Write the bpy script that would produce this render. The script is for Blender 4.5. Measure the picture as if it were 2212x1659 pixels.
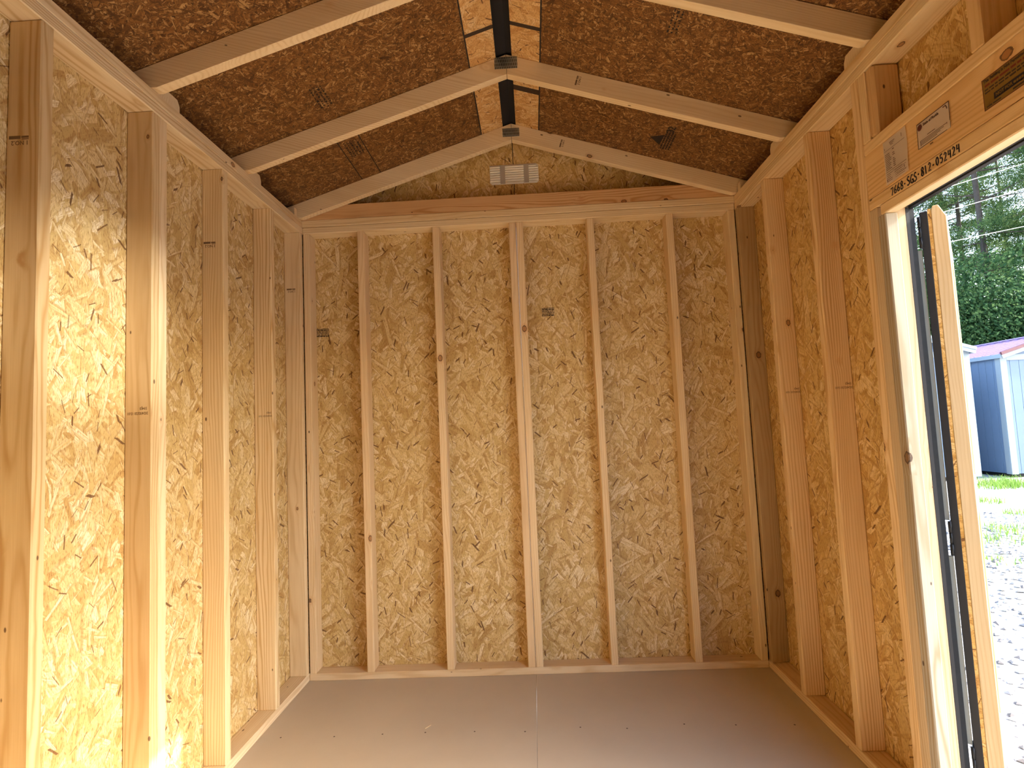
import bpy, bmesh, math, random
from mathutils import Vector, Matrix, noise

# ---------------------------------------------------------------- set-up
for o in list(bpy.data.objects):
    bpy.data.objects.remove(o)
SC = bpy.context.scene
COL = SC.collection
S = 0.02464                      # one framing unit (about an inch) in metres
RND = random.Random(7)

# ---- camera
CAM = Vector((48.1664, -117.1436, 50.0845))
YAW, PITCH, ROLL, FPX = -0.0343, 0.0760, -0.0445, 1209.26


def cam_axes():
    cy, sy = math.cos(YAW), math.sin(YAW)
    r = Vector((cy, -sy, 0)); f = Vector((sy, cy, 0)); u = Vector((0, 0, 1))
    f2 = f * math.cos(PITCH) + u * math.sin(PITCH)
    u2 = u * math.cos(PITCH) - f * math.sin(PITCH)
    return r * math.cos(ROLL) + u2 * math.sin(ROLL), u2 * math.cos(ROLL) - r * math.sin(ROLL), f2


_r, _u, _f = cam_axes()
cam_data = bpy.data.cameras.new('camera')
cam = bpy.data.objects.new('camera', cam_data)
COL.objects.link(cam)
_m = Matrix(((_r.x, _u.x, -_f.x, CAM.x * S), (_r.y, _u.y, -_f.y, CAM.y * S), (_r.z, _u.z, -_f.z, CAM.z * S), (0, 0, 0, 1)))
cam.matrix_world = _m
cam_data.sensor_fit = 'HORIZONTAL'
cam_data.sensor_width = 36
cam_data.lens = FPX / 2212 * 36
cam_data.clip_start = 0.02
cam_data.clip_end = 500
SC.camera = cam

# ---- world, sun, exposure
SUN_DIR = Vector((-1.0, 0.12, -0.655)).normalized()      # the way the light travels
world = bpy.data.worlds.new('world')
SC.world = world
world.use_nodes = True
wn = world.node_tree
wn.nodes.clear()
sky = wn.nodes.new('ShaderNodeTexSky')
sky.sky_type = 'NISHITA'
sky.sun_disc = False
sky.sun_elevation = math.radians(33)
sky.sun_rotation = math.radians(97)
sky.air_density = 1.0
sky.dust_density = 2.5
sky.ozone_density = 1.0
bg = wn.nodes.new('ShaderNodeBackground')
bg.inputs['Strength'].default_value = 0.42
wo = wn.nodes.new('ShaderNodeOutputWorld')
wn.links.new(sky.outputs[0], bg.inputs[0])
wn.links.new(bg.outputs[0], wo.inputs[0])

sl = bpy.data.lights.new('sun', 'SUN')
sl.energy = 3.8
sl.angle = math.radians(0.6)
sl.color = (1.0, 0.96, 0.90)
sun = bpy.data.objects.new('sun', sl)
COL.objects.link(sun)
sun.rotation_euler = SUN_DIR.to_track_quat('-Z', 'Y').to_euler()
sun.location = (20, -3, 14)

# added spot lamp outside for the soft bright patch on the left wall
gl = bpy.data.lights.new('added_patch_spot', 'SPOT')
gl.energy = 1250
gl.spot_size = math.radians(5.0)
gl.spot_blend = 1.0
gl.shadow_soft_size = 0.03
gl.color = (1.0, 0.97, 0.90)
patch_spot = bpy.data.objects.new('added_patch_spot', gl)
COL.objects.link(patch_spot)
patch_spot.location = Vector((340, -150, 22)) * S
patch_spot.rotation_euler = (Vector((-2, -54, 65)) - Vector((340, -150, 22))).to_track_quat('-Z', 'Y').to_euler()

SC.view_settings.view_transform = 'Standard'
SC.view_settings.look = 'None'
SC.view_settings.gamma = 1.0
SC.view_settings.use_curve_mapping = False
SC.view_settings.exposure = 1.52
SC.cycles.max_bounces = 9
SC.cycles.diffuse_bounces = 7
SC.cycles.glossy_bounces = 3
SC.cycles.transmission_bounces = 2
SC.cycles.use_denoising = True
SC.cycles.use_adaptive_sampling = True
SC.cycles.adaptive_threshold = 0.04
SC.cycles.adaptive_min_samples = 12
SC.cycles.time_limit = 840
SC.render.use_persistent_data = False
SC.cycles.sample_clamp_indirect = 6.0
SC.cycles.caustics_reflective = False
SC.cycles.caustics_refractive = False


# ---------------------------------------------------------------- node helper
class N:
    def __init__(s, name):
        s.m = bpy.data.materials.new(name)
        s.m.use_nodes = True
        s.t = s.m.node_tree
        s.t.nodes.clear()
        s.out = s.t.nodes.new('ShaderNodeOutputMaterial')
        s.b = s.t.nodes.new('ShaderNodeBsdfPrincipled')
        s.t.links.new(s.b.outputs[0], s.out.inputs[0])

    def n(s, ty, **k):
        x = s.t.nodes.new('ShaderNode' + ty)
        for a, v in k.items():
            setattr(x, a, v)
        return x

    def set(s, sock, v):
        if v is None:
            return
        if isinstance(v, bpy.types.NodeSocket):
            s.t.links.new(v, sock)
        else:
            sock.default_value = v

    def math(s, op, a, b=None, c=None, clamp=False):
        x = s.n('Math', operation=op, use_clamp=clamp)
        s.set(x.inputs[0], a); s.set(x.inputs[1], b); s.set(x.inputs[2], c)
        return x.outputs[0]

    def vm(s, op, a, b=None, scale=None):
        x = s.n('VectorMath', operation=op)
        s.set(x.inputs[0], a); s.set(x.inputs[1], b)
        if scale is not None:
            s.set(x.inputs['Scale'], scale)
        return x.outputs['Value'] if op in ('LENGTH', 'DISTANCE', 'DOT_PRODUCT') else x.outputs[0]

    def mix(s, f, a, b, blend='MIX'):
        x = s.n('Mix', data_type='RGBA', blend_type=blend)
        s.set(x.inputs['Factor'], f); s.set(x.inputs['A'], None)
        ia, ib = x.inputs[6], x.inputs[7]
        s.set(ia, a); s.set(ib, b)
        return x.outputs[2]

    def noise(s, vec, scale, detail=2.0, rough=0.5, dims='3D'):
        x = s.n('TexNoise', noise_dimensions=dims)
        s.set(x.inputs['Vector'], vec)
        x.inputs['Scale'].default_value = scale
        x.inputs['Detail'].default_value = detail
        x.inputs['Roughness'].default_value = rough
        return x.outputs[0]

    def ramp(s, f, stops):
        x = s.n('ValToRGB')
        e = x.color_ramp.elements
        while len(e) < len(stops):
            e.new(0.5)
        for i, (p, c) in enumerate(stops):
            e[i].position = p
            e[i].color = (*c, 1)
        s.set(x.inputs[0], f)
        return x.outputs[0]

    def smooth(s, v, a, b):
        x = s.n('MapRange', interpolation_type='SMOOTHSTEP')
        s.set(x.inputs[0], v)
        x.inputs[1].default_value = a
        x.inputs[2].default_value = b
        return x.outputs[0]

    def sep(s, v):
        x = s.n('SeparateXYZ'); s.set(x.inputs[0], v)
        return x.outputs

    def comb(s, a, b, c=0.0):
        x = s.n('CombineXYZ')
        s.set(x.inputs[0], a); s.set(x.inputs[1], b); s.set(x.inputs[2], c)
        return x.outputs[0]

    def attr(s, name):
        x = s.n('Attribute', attribute_type='OBJECT', attribute_name=name)
        return x.outputs

    def bump(s, h, strength, dist):
        x = s.n('Bump')
        x.inputs['Strength'].default_value = strength
        x.inputs['Distance'].default_value = dist
        s.set(x.inputs['Height'], h)
        s.t.links.new(x.outputs[0], s.b.inputs['Normal'])


def plain(name, col, rough=0.6, metal=0.0, noise_amt=0.0, nscale=20, spec=0.5):
    m = N(name)
    c = (*col, 1)
    if noise_amt:
        tc = m.n('TexCoord').outputs['Object']
        f = m.noise(tc, nscale, 4)
        c = m.mix(f, (*[v * (1 - noise_amt) for v in col], 1), (*[min(1, v * (1 + noise_amt)) for v in col], 1))
    m.set(m.b.inputs['Base Color'], c)
    m.b.inputs['Roughness'].default_value = rough
    m.b.inputs['Metallic'].default_value = metal
    m.b.inputs['Specular IOR Level'].default_value = spec
    return m.m


def wood_material():
    """sawn spruce: growth rings cut by the board, knots, nail heads, soft fibre."""
    m = N('spruce_lumber')
    P = m.n('TexCoord').outputs['Object']
    seed = m.attr('seed')[2]
    tint = m.attr('tint')[0]
    x, y, z = m.sep(P)[0:3]
    shift = m.vm('ADD', P, m.comb(m.math('MULTIPLY', seed, 37.1), m.math('MULTIPLY', seed, 11.3), 0.0))
    low = m.noise(m.vm('MULTIPLY', shift, (0.9, 7, 7)), 1.0, 2)
    mid = m.noise(m.vm('MULTIPLY', shift, (3.0, 22, 22)), 1.0, 3)
    # pith axis somewhere beside the board
    py = m.math('SUBTRACT', m.math('MULTIPLY', m.math('FRACT', m.math('MULTIPLY', seed, 5.37)), 0.16), 0.08)
    pz = m.math('SUBTRACT', m.math('MULTIPLY', m.math('FRACT', m.math('MULTIPLY', seed, 9.71)), 0.12), 0.02)
    dy = m.math('SUBTRACT', y, py); dz = m.math('SUBTRACT', z, pz)
    r = m.math('SQRT', m.math('ADD', m.math('MULTIPLY', dy, dy), m.math('MULTIPLY', dz, dz)))
    r = m.math('ADD', r, m.math('MULTIPLY', m.math('SUBTRACT', low, 0.5), 0.085))
    r = m.math('ADD', r, m.math('MULTIPLY', m.math('SUBTRACT', mid, 0.5), 0.013))
    # knots
    kv = m.vm('MULTIPLY', shift, (9.0, 14.0, 14.0))
    v = m.n('TexVoronoi', voronoi_dimensions='3D', feature='F1')
    m.set(v.inputs['Vector'], kv); v.inputs['Scale'].default_value = 1.0
    kd = v.outputs['Distance']
    kr, kg, kb = m.n('SeparateColor').outputs[0:3] if False else (None, None, None)
    sc = m.n('SeparateColor'); m.set(sc.inputs[0], v.outputs['Color'])
    present = m.math('LESS_THAN', sc.outputs[0], 0.12)
    rad = m.math('ADD', m.math('MULTIPLY', sc.outputs[1], 0.10), 0.07)
    kn = m.math('DIVIDE', kd, rad)
    # two hand placed knots
    extra = None
    for nm in ('knot_a', 'knot_b'):
        a = m.attr(nm)
        e = m.vm('SUBTRACT', P, a[1])
        ex, ey, ez = m.sep(e)[0:3]
        d = m.vm('LENGTH', m.comb(m.math('MULTIPLY', ex, 0.7), ey, ez))
        d = m.math('DIVIDE', d, 0.0125)
        extra = d if extra is None else m.math('MINIMUM', extra, d)
    present_n = m.math('ADD', m.math('MULTIPLY', m.math('SUBTRACT', 1.0, present), 50.0), kn)
    kk = m.math('ADD', m.math('MINIMUM', present_n, extra), m.math('MULTIPLY', m.math('SUBTRACT', m.noise(P, 140, 2), .5), .55))
    pull = m.math('MULTIPLY', m.math('POWER', 2.718, m.math('MULTIPLY', m.math('MULTIPLY', kk, kk), -0.22)), 0.010)
    r = m.math('ADD', r, pull)
    ring = m.math('ADD', m.math('MULTIPLY', m.math('SINE', m.math('MULTIPLY', r, 2 * math.pi / 0.0105)), 0.5), 0.5)
    ring = m.math('POWER', ring, 2.6)
    fibre = m.noise(m.vm('MULTIPLY', shift, (7, 420, 420)), 1.0, 2)
    blotch = m.noise(m.vm('MULTIPLY', shift, (1.3, 9, 9)), 1.0, 3)
    base = m.ramp(blotch, [(0.25, (0.70, 0.56, 0.355)), (0.5, (0.78, 0.665, 0.465)), (0.75, (0.83, 0.73, 0.54))])
    amt = m.math('MULTIPLY', m.math('MULTIPLY', ring, m.smooth(m.noise(m.vm('MULTIPLY', shift, (.8, 16, 16)), 1.0, 2), .2, .65)), m.math('MULTIPLY', m.attr('grain')[2], 1.25))
    c = m.mix(amt, base, (0.54, 0.36, 0.16, 1))
    c = m.mix(m.math('MULTIPLY', m.math('SUBTRACT', fibre, 0.3), 0.6), c, (0.55, 0.38, 0.20, 1))
    # knot colour: brown heart, darker rim, pale halo
    halo = m.smooth(kk, 2.2, 1.0)
    c = m.mix(m.math('MULTIPLY', halo, 0.35), c, (0.55, 0.30, 0.12, 1))
    heart = m.smooth(kk, 1.05, 0.95)
    rim = m.math('MULTIPLY', m.smooth(kk, 0.55, 0.85), heart)
    kc = m.mix(rim, (0.36, 0.18, 0.07, 1), (0.07, 0.03, 0.015, 1))
    c = m.mix(m.math('MULTIPLY', heart, 0.85), c, kc)
    # nail heads and tiny pin knots
    v2 = m.n('TexVoronoi', voronoi_dimensions='3D', feature='F1')
    m.set(v2.inputs['Vector'], m.vm('MULTIPLY', shift, (13, 26, 26))); v2.inputs['Scale'].default_value = 1.0
    sc2 = m.n('SeparateColor'); m.set(sc2.inputs[0], v2.outputs['Color'])
    pin = m.math('MULTIPLY', m.math('LESS_THAN', sc2.outputs[0], 0.13), m.smooth(v2.outputs['Distance'], 0.115, 0.075))
    c = m.mix(m.math('MULTIPLY', pin, 0.85), c, (0.09, 0.04, 0.02, 1))
    c = m.mix(1.0, c, tint, 'MULTIPLY')
    m.set(m.b.inputs['Base Color'], c)
    m.b.inputs['Roughness'].default_value = 0.62
    m.b.inputs['Specular IOR Level'].default_value = 0.35
    m.bump(m.math('ADD', m.math('MULTIPLY', fibre, 0.6), m.math('MULTIPLY', ring, 0.4)), 0.25, 0.0006)
    return m.m


def osb_material(name, pal, scale, layers, dark_amt, spread, base_noise, streak=0.35, bump=0.5):
    """oriented strand board: layers of turned flakes, each with its own colour and fibre."""
    m = N(name)
    uv = m.n('UVMap').outputs[0]
    seed = m.attr('seed')[2]
    uv = m.vm('ADD', uv, m.comb(m.math('MULTIPLY', seed, 17.3), m.math('MULTIPLY', seed, 5.9), 0.0))
    warp = m.n('TexNoise', noise_dimensions='2D'); m.set(warp.inputs['Vector'], uv)
    warp.inputs['Scale'].default_value = 18 * scale; warp.inputs['Detail'].default_value = 2
    uvw = m.vm('ADD', uv, m.vm('SCALE', m.vm('SUBTRACT', warp.outputs[1], (0.5, 0.5, 0.5)), scale=0.004 / scale))
    bn = m.noise(uvw, base_noise * scale, 4, 0.6, '2D')
    col = m.ramp(bn, [(0.3, pal[0]), (0.5, pal[1]), (0.68, pal[2])])
    rr = random.Random(name)
    for i, (sc, wmin, wmax, L, prob) in enumerate(layers):
        p = m.vm('ADD', m.vm('SCALE', uvw, scale=sc * scale), (rr.uniform(0, 50), rr.uniform(0, 50), 0))
        v = m.n('TexVoronoi', voronoi_dimensions='2D', feature='F1')
        m.set(v.inputs['Vector'], p); v.inputs['Scale'].default_value = 1.0
        c3 = m.n('SeparateColor'); m.set(c3.inputs[0], v.outputs['Color'])
        d = m.vm('SUBTRACT', p, v.outputs['Position'])
        rot = m.n('VectorRotate', rotation_type='Z_AXIS')
        m.set(rot.inputs['Vector'], d)
        m.set(rot.inputs['Angle'], m.math('MULTIPLY', m.math('SUBTRACT', c3.outputs[0], 0.5), spread))
        du, dv, _ = m.sep(rot.outputs[0])[0:3]          # dv is the long way
        w = m.math('ADD', m.math('MULTIPLY', m.math('MULTIPLY', c3.outputs[1], c3.outputs[1]), wmax - wmin), wmin)
        au = m.math('ABSOLUTE', du)
        skew = m.math('MULTIPLY', du, m.math('SUBTRACT', m.math('MULTIPLY', c3.outputs[1], 3.0), 1.5))
        av = m.math('ABSOLUTE', m.math('ADD', dv, skew))
        edge = m.math('MAXIMUM', m.math('SUBTRACT', au, w), m.math('SUBTRACT', av, L))
        keep = m.math('LESS_THAN', c3.outputs[2], prob)
        mask = m.math('MULTIPLY', m.smooth(edge, 0.012, -0.012), keep)
        gap = m.math('MULTIPLY', m.smooth(m.math('ADD', edge, m.math('MULTIPLY', du, -0.25)), 0.06, 0.0), keep)  # dark resin gap round the flake, offset sideways as an edge shadow in colour
        pick = m.math('DIVIDE', c3.outputs[2], prob)
        if i < len(layers) - dark_amt:
            fc = m.ramp(pick, [(0.0, pal[3]), (0.22, pal[0]), (0.45, pal[1]), (0.72, pal[2]), (1.0, pal[4])])
            fib = m.noise(m.vm('MULTIPLY', rot.outputs[0], (22, 1.4, 1)), 1.0, 1, 0.5, '2D')
            fc = m.mix(m.math('MULTIPLY', m.smooth(fib, 0.35, 0.75), streak), fc, (*pal[0], 1))
            col = m.mix(m.math('MULTIPLY', gap, 0.50), col, (*pal[3], 1))
            col = m.mix(mask, col, fc)
        else:
            col = m.mix(m.math('MULTIPLY', mask, 0.9), col, (*pal[5], 1))
    fine = m.noise(m.vm('MULTIPLY', uvw, (1.0, .22, 1)), 330 * scale ** .7, 2, .6, '2D')
    col = m.mix(m.smooth(fine, .52, .72), col, m.mix(1.0, col, (.62, .52, .42, 1), 'MULTIPLY'))
    tint = m.attr('tint')[0]
    col = m.mix(1.0, col, tint, 'MULTIPLY')
    m.set(m.b.inputs['Base Color'], col)
    m.b.inputs['Roughness'].default_value = 0.55
    m.b.inputs['Specular IOR Level'].default_value = 0.4
    chip = m.noise(m.vm('MULTIPLY', uv, (1.0, .35, 1)), 260 * scale ** .5, 1, .5, '2D')
    m.bump(chip, bump, 0.0012)
    return m.m


OSB_LAYERS = [(19, .12, .42, .55, .95), (12, .08, .34, .58, .8), (22, .08, .34, .58, .75), (9.5, .06, .24, .60, .55),
              (17, .04, .22, .60, .6), (30, .05, .26, .58, .5), (8.5, .03, .17, .60, .42), (13, .03, .10, .60, .5), (24, .03, .12, .6, .5),
              (9, .012, .035, .2, .22), (15, .015, .05, .25, .30), (26, .02, .10, .3, .22)]
WALL_PAL = [(.58, .41, .16), (.69, .525, .25), (.77, .63, .36), (.43, .255, .085), (.86, .755, .53), (.15, .065, .02)]
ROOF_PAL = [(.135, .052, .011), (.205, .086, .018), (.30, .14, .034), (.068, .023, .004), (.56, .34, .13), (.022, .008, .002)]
STRIP_PAL = [(.60, .34, .12), (.67, .41, .16), (.74, .50, .22), (.46, .23, .06), (.80, .60, .32), (.12, .045, .012)]
M = {}
M['wood'] = wood_material()
M['osb'] = osb_material('osb_wall', WALL_PAL, 0.86, OSB_LAYERS, 3, 2.5, 70, .8)
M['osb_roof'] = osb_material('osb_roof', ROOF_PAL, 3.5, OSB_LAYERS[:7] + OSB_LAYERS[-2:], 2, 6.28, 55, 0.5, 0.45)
M['osb_strip'] = osb_material('osb_ridge_strip', STRIP_PAL, 1.2, OSB_LAYERS, 3, 3.6, 60, .5)
M['black_paint'] = plain('black_paint', (.016, .017, .019), .6, 0, .25, 60, spec=.15)
M['black_edge'] = plain('black_edge_paint', (.012, .011, .012), .7)
M['black_metal'] = plain('black_metal', (.012, .012, .013), .35, .4)
M['ink'] = plain('stamp_ink', (.045, .028, .02), .8)
M['ink_soft'] = plain('faded_stamp_ink', (.17, .10, .048), .8)
M['ink_roof'] = plain('roof_stamp_ink', (.022, .014, .009), .8)
M['marker'] = plain('marker_ink', (.012, .009, .018), .5)
M['paper'] = plain('paper', (.90, .82, .71), .75)
M['paper_line'] = plain('paper_print', (.17, .10, .07), .8)
M['seal'] = plain('seal_print', (.13, .035, .02), .8)
M['yellow'] = plain('yellow_sticker', (.21, .115, .014), .5)
M['red_print'] = plain('red_print', (.17, .025, .012), .7)
M['void'] = plain('roofing_underside', (.010, .008, .008), .9)
M['aluminium'] = plain('vent_aluminium', (.86, .82, .72), .45)
M['aluminium_flat'] = plain('vent_strap', (.42, .38, .32), .5)
M['white_trim'] = plain('white_trim', (.29, .35, .39), .5)
M['siding'] = plain('grey_siding', (.14, .21, .315), .55, 0, .08, 3)
M['strip_grey'] = plain('grey_weather_strip', (.34, .37, .35), .6)
M['joint'] = plain('rubbed_black_joint', (.045, .024, .012), .8, 0, .5, 120)
M['gap'] = plain('shed_under_shade', (.012, .012, .012), .9)


def plate_material():
    m = N('galvanised_plate')
    P = m.n('TexCoord').outputs['Object']
    b = m.n('TexBrick')
    m.set(b.inputs['Vector'], P)
    b.inputs['Scale'].default_value = 1.0
    b.inputs['Brick Width'].default_value = 0.0075
    b.inputs['Row Height'].default_value = 0.016
    b.inputs['Mortar Size'].default_value = 0.0022
    b.inputs['Color1'].default_value = (.10, .10, .08, 1)
    b.inputs['Color2'].default_value = (.05, .05, .04, 1)
    b.inputs['Mortar'].default_value = (.36, .36, .32, 1)
    m.set(m.b.inputs['Base Color'], b.outputs[0])
    m.b.inputs['Metallic'].default_value = .7
    m.b.inputs['Roughness'].default_value = .45
    return m.m


M['plate'] = plate_material()


def floor_material():
    m = N('brown_floor_paint')
    P = m.n('TexCoord').outputs['Object']
    a = m.noise(P, 1.6, 5, .6)
    b = m.noise(P, 90, 3, .6)
    weave = m.noise(m.vm('MULTIPLY', P, (60, 700, 1)), 1.0, 2)
    c = m.ramp(a, [(.3, (.53, .455, .35)), (.7, (.60, .52, .405))])
    c = m.mix(m.math('MULTIPLY', weave, .25), c, (.44, .36, .285, 1))
    dust = m.smooth(m.noise(P, 150, 2, .5), .74, .80)
    c = m.mix(m.math('MULTIPLY', dust, .5), c, (.42, .33, .26, 1))
    m.set(m.b.inputs['Base Color'], c)
    m.b.inputs['Roughness'].default_value = .52
    m.b.inputs['Specular IOR Level'].default_value = .25
    m.bump(m.math('ADD', weave, b), .12, .0006)
    return m.m


M['floor'] = floor_material()


def ground_material():
    m = N('pale_gravel')
    P = m.n('TexCoord').outputs['Object']
    a = m.noise(P, .7, 5, .6)
    b = m.noise(P, 24, 6, .7)
    c = m.ramp(b, [(.30, (.15, .14, .13)), (.46, (.40, .39, .37)), (.66, (.60, .59, .58))])
    c = m.mix(m.math('MULTIPLY', m.smooth(a, .58, .75), .35), c, (.44, .40, .27, 1))
    m.set(m.b.inputs['Base Color'], c)
    m.b.inputs['Roughness'].default_value = .9
    m.bump(b, .8, .03)
    return m.m


M['ground'] = ground_material()


def stone_material():
    m = N('gravel_stones')
    g = m.n('NewGeometry').outputs['Random Per Island']
    c = m.ramp(g, [(0, (.14, .13, .125)), (.4, (.34, .33, .32)), (1, (.62, .61, .60))])
    m.set(m.b.inputs['Base Color'], c)
    m.b.inputs['Roughness'].default_value = .85
    return m.m


M['stone'] = stone_material()


def leaf_material(name, cols, trans=.35):
    m = N(name)
    g = m.n('NewGeometry').outputs['Random Per Island']
    c = m.ramp(g, [(i / (len(cols) - 1), k) for i, k in enumerate(cols)])
    m.set(m.b.inputs['Base Color'], c)
    m.b.inputs['Roughness'].default_value = .6
    m.b.inputs['Specular IOR Level'].default_value = .15
    tr = m.n('BsdfTranslucent')
    m.set(tr.inputs[0], c)
    mx = m.n('MixShader')
    mx.inputs[0].default_value = trans
    m.t.links.new(m.b.outputs[0], mx.inputs[1])
    m.t.links.new(tr.outputs[0], mx.inputs[2])
    m.t.links.new(mx.outputs[0], m.out.inputs[0])
    return m.m


M['needle'] = leaf_material('pine_needles', [(.035, .085, .03), (.075, .145, .048), (.14, .22, .07), (.24, .34, .11)])
M['shrub'] = leaf_material('shrub_leaves', [(.02, .06, .02), (.05, .115, .04), (.10, .19, .06), (.20, .30, .10)])
M['grass'] = leaf_material('grass_blades', [(.10, .22, .03), (.20, .36, .06), (.34, .46, .12)])
M['bark'] = plain('pine_bark', (.10, .075, .06), .9, 0, .4, 9)


def metal_roof_material():
    m = N('maroon_roof_sky_sheen')
    m.set(m.b.inputs['Base Color'], (.34, .24, .42, 1))  # maroon metal with the sky's lavender sheen put into the base colour
    m.b.inputs['Roughness'].default_value = .3
    m.b.inputs['Metallic'].default_value = .0
    return m.m


M['roof_metal'] = metal_roof_material()
M['roof_fascia'] = plain('maroon_fascia', (.15, .05, .06), .5)


# ---------------------------------------------------------------- object helpers
WORLD = {}


def link(o, parent=None, mw=None):
    COL.objects.link(o)
    mw = mw if mw is not None else Matrix.Identity(4)
    WORLD[o.name] = mw
    if parent is not None:
        o.parent = parent
        o.matrix_local = WORLD[parent.name].inverted() @ mw
    else:
        o.matrix_world = mw
    return o


def T(x, y, z):
    return Matrix.Translation(Vector((x, y, z)) * S)


def empty(name, x=0, y=0, z=0, parent=None):
    o = bpy.data.objects.new(name, None)
    o.empty_display_size = .1
    return link(o, parent, T(x, y, z))


def tag(o, label=None, cat=None, group=None, kind=None):
    if label: o['label'] = label
    if cat: o['category'] = cat
    if group: o['group'] = group
    if kind: o['kind'] = kind
    return o


def structure(name, x=0, y=0, z=0):
    return tag(empty(name, x, y, z), kind='structure')


def look(o, seed=None, tint=(1, 1, 1), grain=.55, knots=()):
    o['seed'] = RND.random() if seed is None else seed
    o['tint'] = tint
    o['grain'] = grain
    o['knot_a'] = (99., 99., 99.)
    o['knot_b'] = (99., 99., 99.)
    for k, p in zip(('knot_a', 'knot_b'), knots):
        o[k] = p
    return o


def finish(name, bm, mat, parent, mw, smooth=False):
    me = bpy.data.meshes.new(name)
    bm.normal_update()
    bm.to_mesh(me)
    bm.free()
    me.materials.append(mat)
    if smooth:
        for p in me.polygons:
            p.use_smooth = True
    o = bpy.data.objects.new(name, me)
    return link(o, parent, mw)


def box_bm(bm, a, b, bevel=0):
    """box from corner a to corner b (framing units) in the mesh's own frame."""
    a = Vector(a) * S; b = Vector(b) * S
    r = bmesh.ops.create_cube(bm, size=1, matrix=Matrix.Translation((a + b) / 2) @ Matrix.Diagonal((*(b - a), 1)))
    if bevel:
        ed = list({e for v in r['verts'] for e in v.link_edges})
        bmesh.ops.bevel(bm, geom=ed, offset=bevel * S, segments=1, affect='EDGES')
    return r


def flat_uv(bm):
    """uv in metres, picked from each face's main direction."""
    uvl = bm.loops.layers.uv.new('UVMap')
    for f in bm.faces:
        n = f.normal
        ax = max(range(3), key=lambda i: abs(n[i]))
        i, j = [(1, 2), (0, 2), (0, 1)][ax]
        for l in f.loops:
            l[uvl].uv = (l.vert.co[i], l.vert.co[j])


AX = {'x': Matrix(((1, 0, 0, 0), (0, 1, 0, 0), (0, 0, 1, 0), (0, 0, 0, 1))),
      'y': Matrix(((0, -1, 0, 0), (1, 0, 0, 0), (0, 0, 1, 0), (0, 0, 0, 1))),
      'z': Matrix(((0, 0, -1, 0), (0, 1, 0, 0), (1, 0, 0, 0), (0, 0, 0, 1)))}
TINTS = [(1.0, .98, .93), (.97, .93, .86), (1.02, 1.0, .97), (.95, .90, .82), (1.0, .96, .90)]


def lumber(name, parent, x0, x1, y0, y1, z0, z1, axis, tint=None, grain=None, knots=(), bevel=.12, seed=None, mat='wood'):
    """an axis aligned stick; its mesh lies along its own local X so that the grain follows it."""
    c = Vector(((x0 + x1) / 2, (y0 + y1) / 2, (z0 + z1) / 2))
    mw = Matrix.Translation(c * S) @ AX[axis]
    h = Vector(((x1 - x0) / 2, (y1 - y0) / 2, (z1 - z0) / 2))
    inv = AX[axis].inverted().to_3x3()
    hl = inv @ h
    hl = Vector((abs(hl.x), abs(hl.y), abs(hl.z)))
    bm = bmesh.new()
    box_bm(bm, -hl, hl, bevel)
    o = finish(name, bm, M[mat], parent, mw)
    kl = [tuple((mw.inverted() @ (Vector(k) * S))) for k in knots]
    look(o, seed, tint or RND.choice(TINTS), RND.uniform(.35, .75) if grain is None else grain, kl)
    return o


def panel(name, parent, x0, x1, y0, y1, z0, z1, mat='osb', tint=(1, 1, 1), seed=None):
    c = Vector(((x0 + x1) / 2, (y0 + y1) / 2, (z0 + z1) / 2))
    h = Vector(((x1 - x0) / 2, (y1 - y0) / 2, (z1 - z0) / 2))
    bm = bmesh.new()
    box_bm(bm, -h, h)
    bm.normal_update()
    flat_uv(bm)
    return look(finish(name, bm, M[mat], parent, Matrix.Translation(c * S)), seed, tint)


def prism(name, parent, pts, axis, d0, d1, mat, bevel=0, origin=None, uv=False):
    """outline pts (two coordinates) pushed out along axis from d0 to d1."""
    bm = bmesh.new()

    def co(p, d):
        q = {'x': (d, p[0], p[1]), 'y': (p[0], d, p[1]), 'z': (p[0], p[1], d)}[axis]
        return (Vector(q) - Vector(origin or (0, 0, 0))) * S
    a = [bm.verts.new(co(p, d0)) for p in pts]
    b = [bm.verts.new(co(p, d1)) for p in pts]
    bm.faces.new(a)
    bm.faces.new(b[::-1])
    for i in range(len(pts)):
        j = (i + 1) % len(pts)
        bm.faces.new((a[j], a[i], b[i], b[j]))
    bmesh.ops.recalc_face_normals(bm, faces=bm.faces)
    if bevel:
        bmesh.ops.bevel(bm, geom=list(bm.edges), offset=bevel * S, segments=1, affect='EDGES')
    bm.normal_update()
    if uv:
        flat_uv(bm)
    return look(finish(name, bm, M[mat], parent, T(*(origin or (0, 0, 0)))))


def frame_matrix(origin, right, up):
    r = Vector(right).normalized(); u = Vector(up).normalized(); n = r.cross(u)
    o = Vector(origin) * S
    return Matrix(((r.x, u.x, n.x, o.x), (r.y, u.y, n.y, o.y), (r.z, u.z, n.z, o.z), (0, 0, 0, 1)))


def text(name, parent, s, size, mw, mat, align='LEFT', ext=.012, bold=0.0, sx=1.0):
    cu = bpy.data.curves.new(name, 'FONT')
    cu.body = s
    cu.size = size * S
    cu.extrude = ext * S
    cu.offset = bold * S
    cu.align_x = align
    cu.align_y = 'CENTER'
    cu.resolution_u = 2
    cu.materials.append(M[mat])
    tmp = bpy.data.objects.new(name, cu)
    me = bpy.data.meshes.new_from_object(tmp)
    bpy.data.objects.remove(tmp)
    o = tag(bpy.data.objects.new(name, me), kind='stuff')
    return link(o, parent, mw @ Matrix.Diagonal((sx, 1, 1, 1)))


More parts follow.
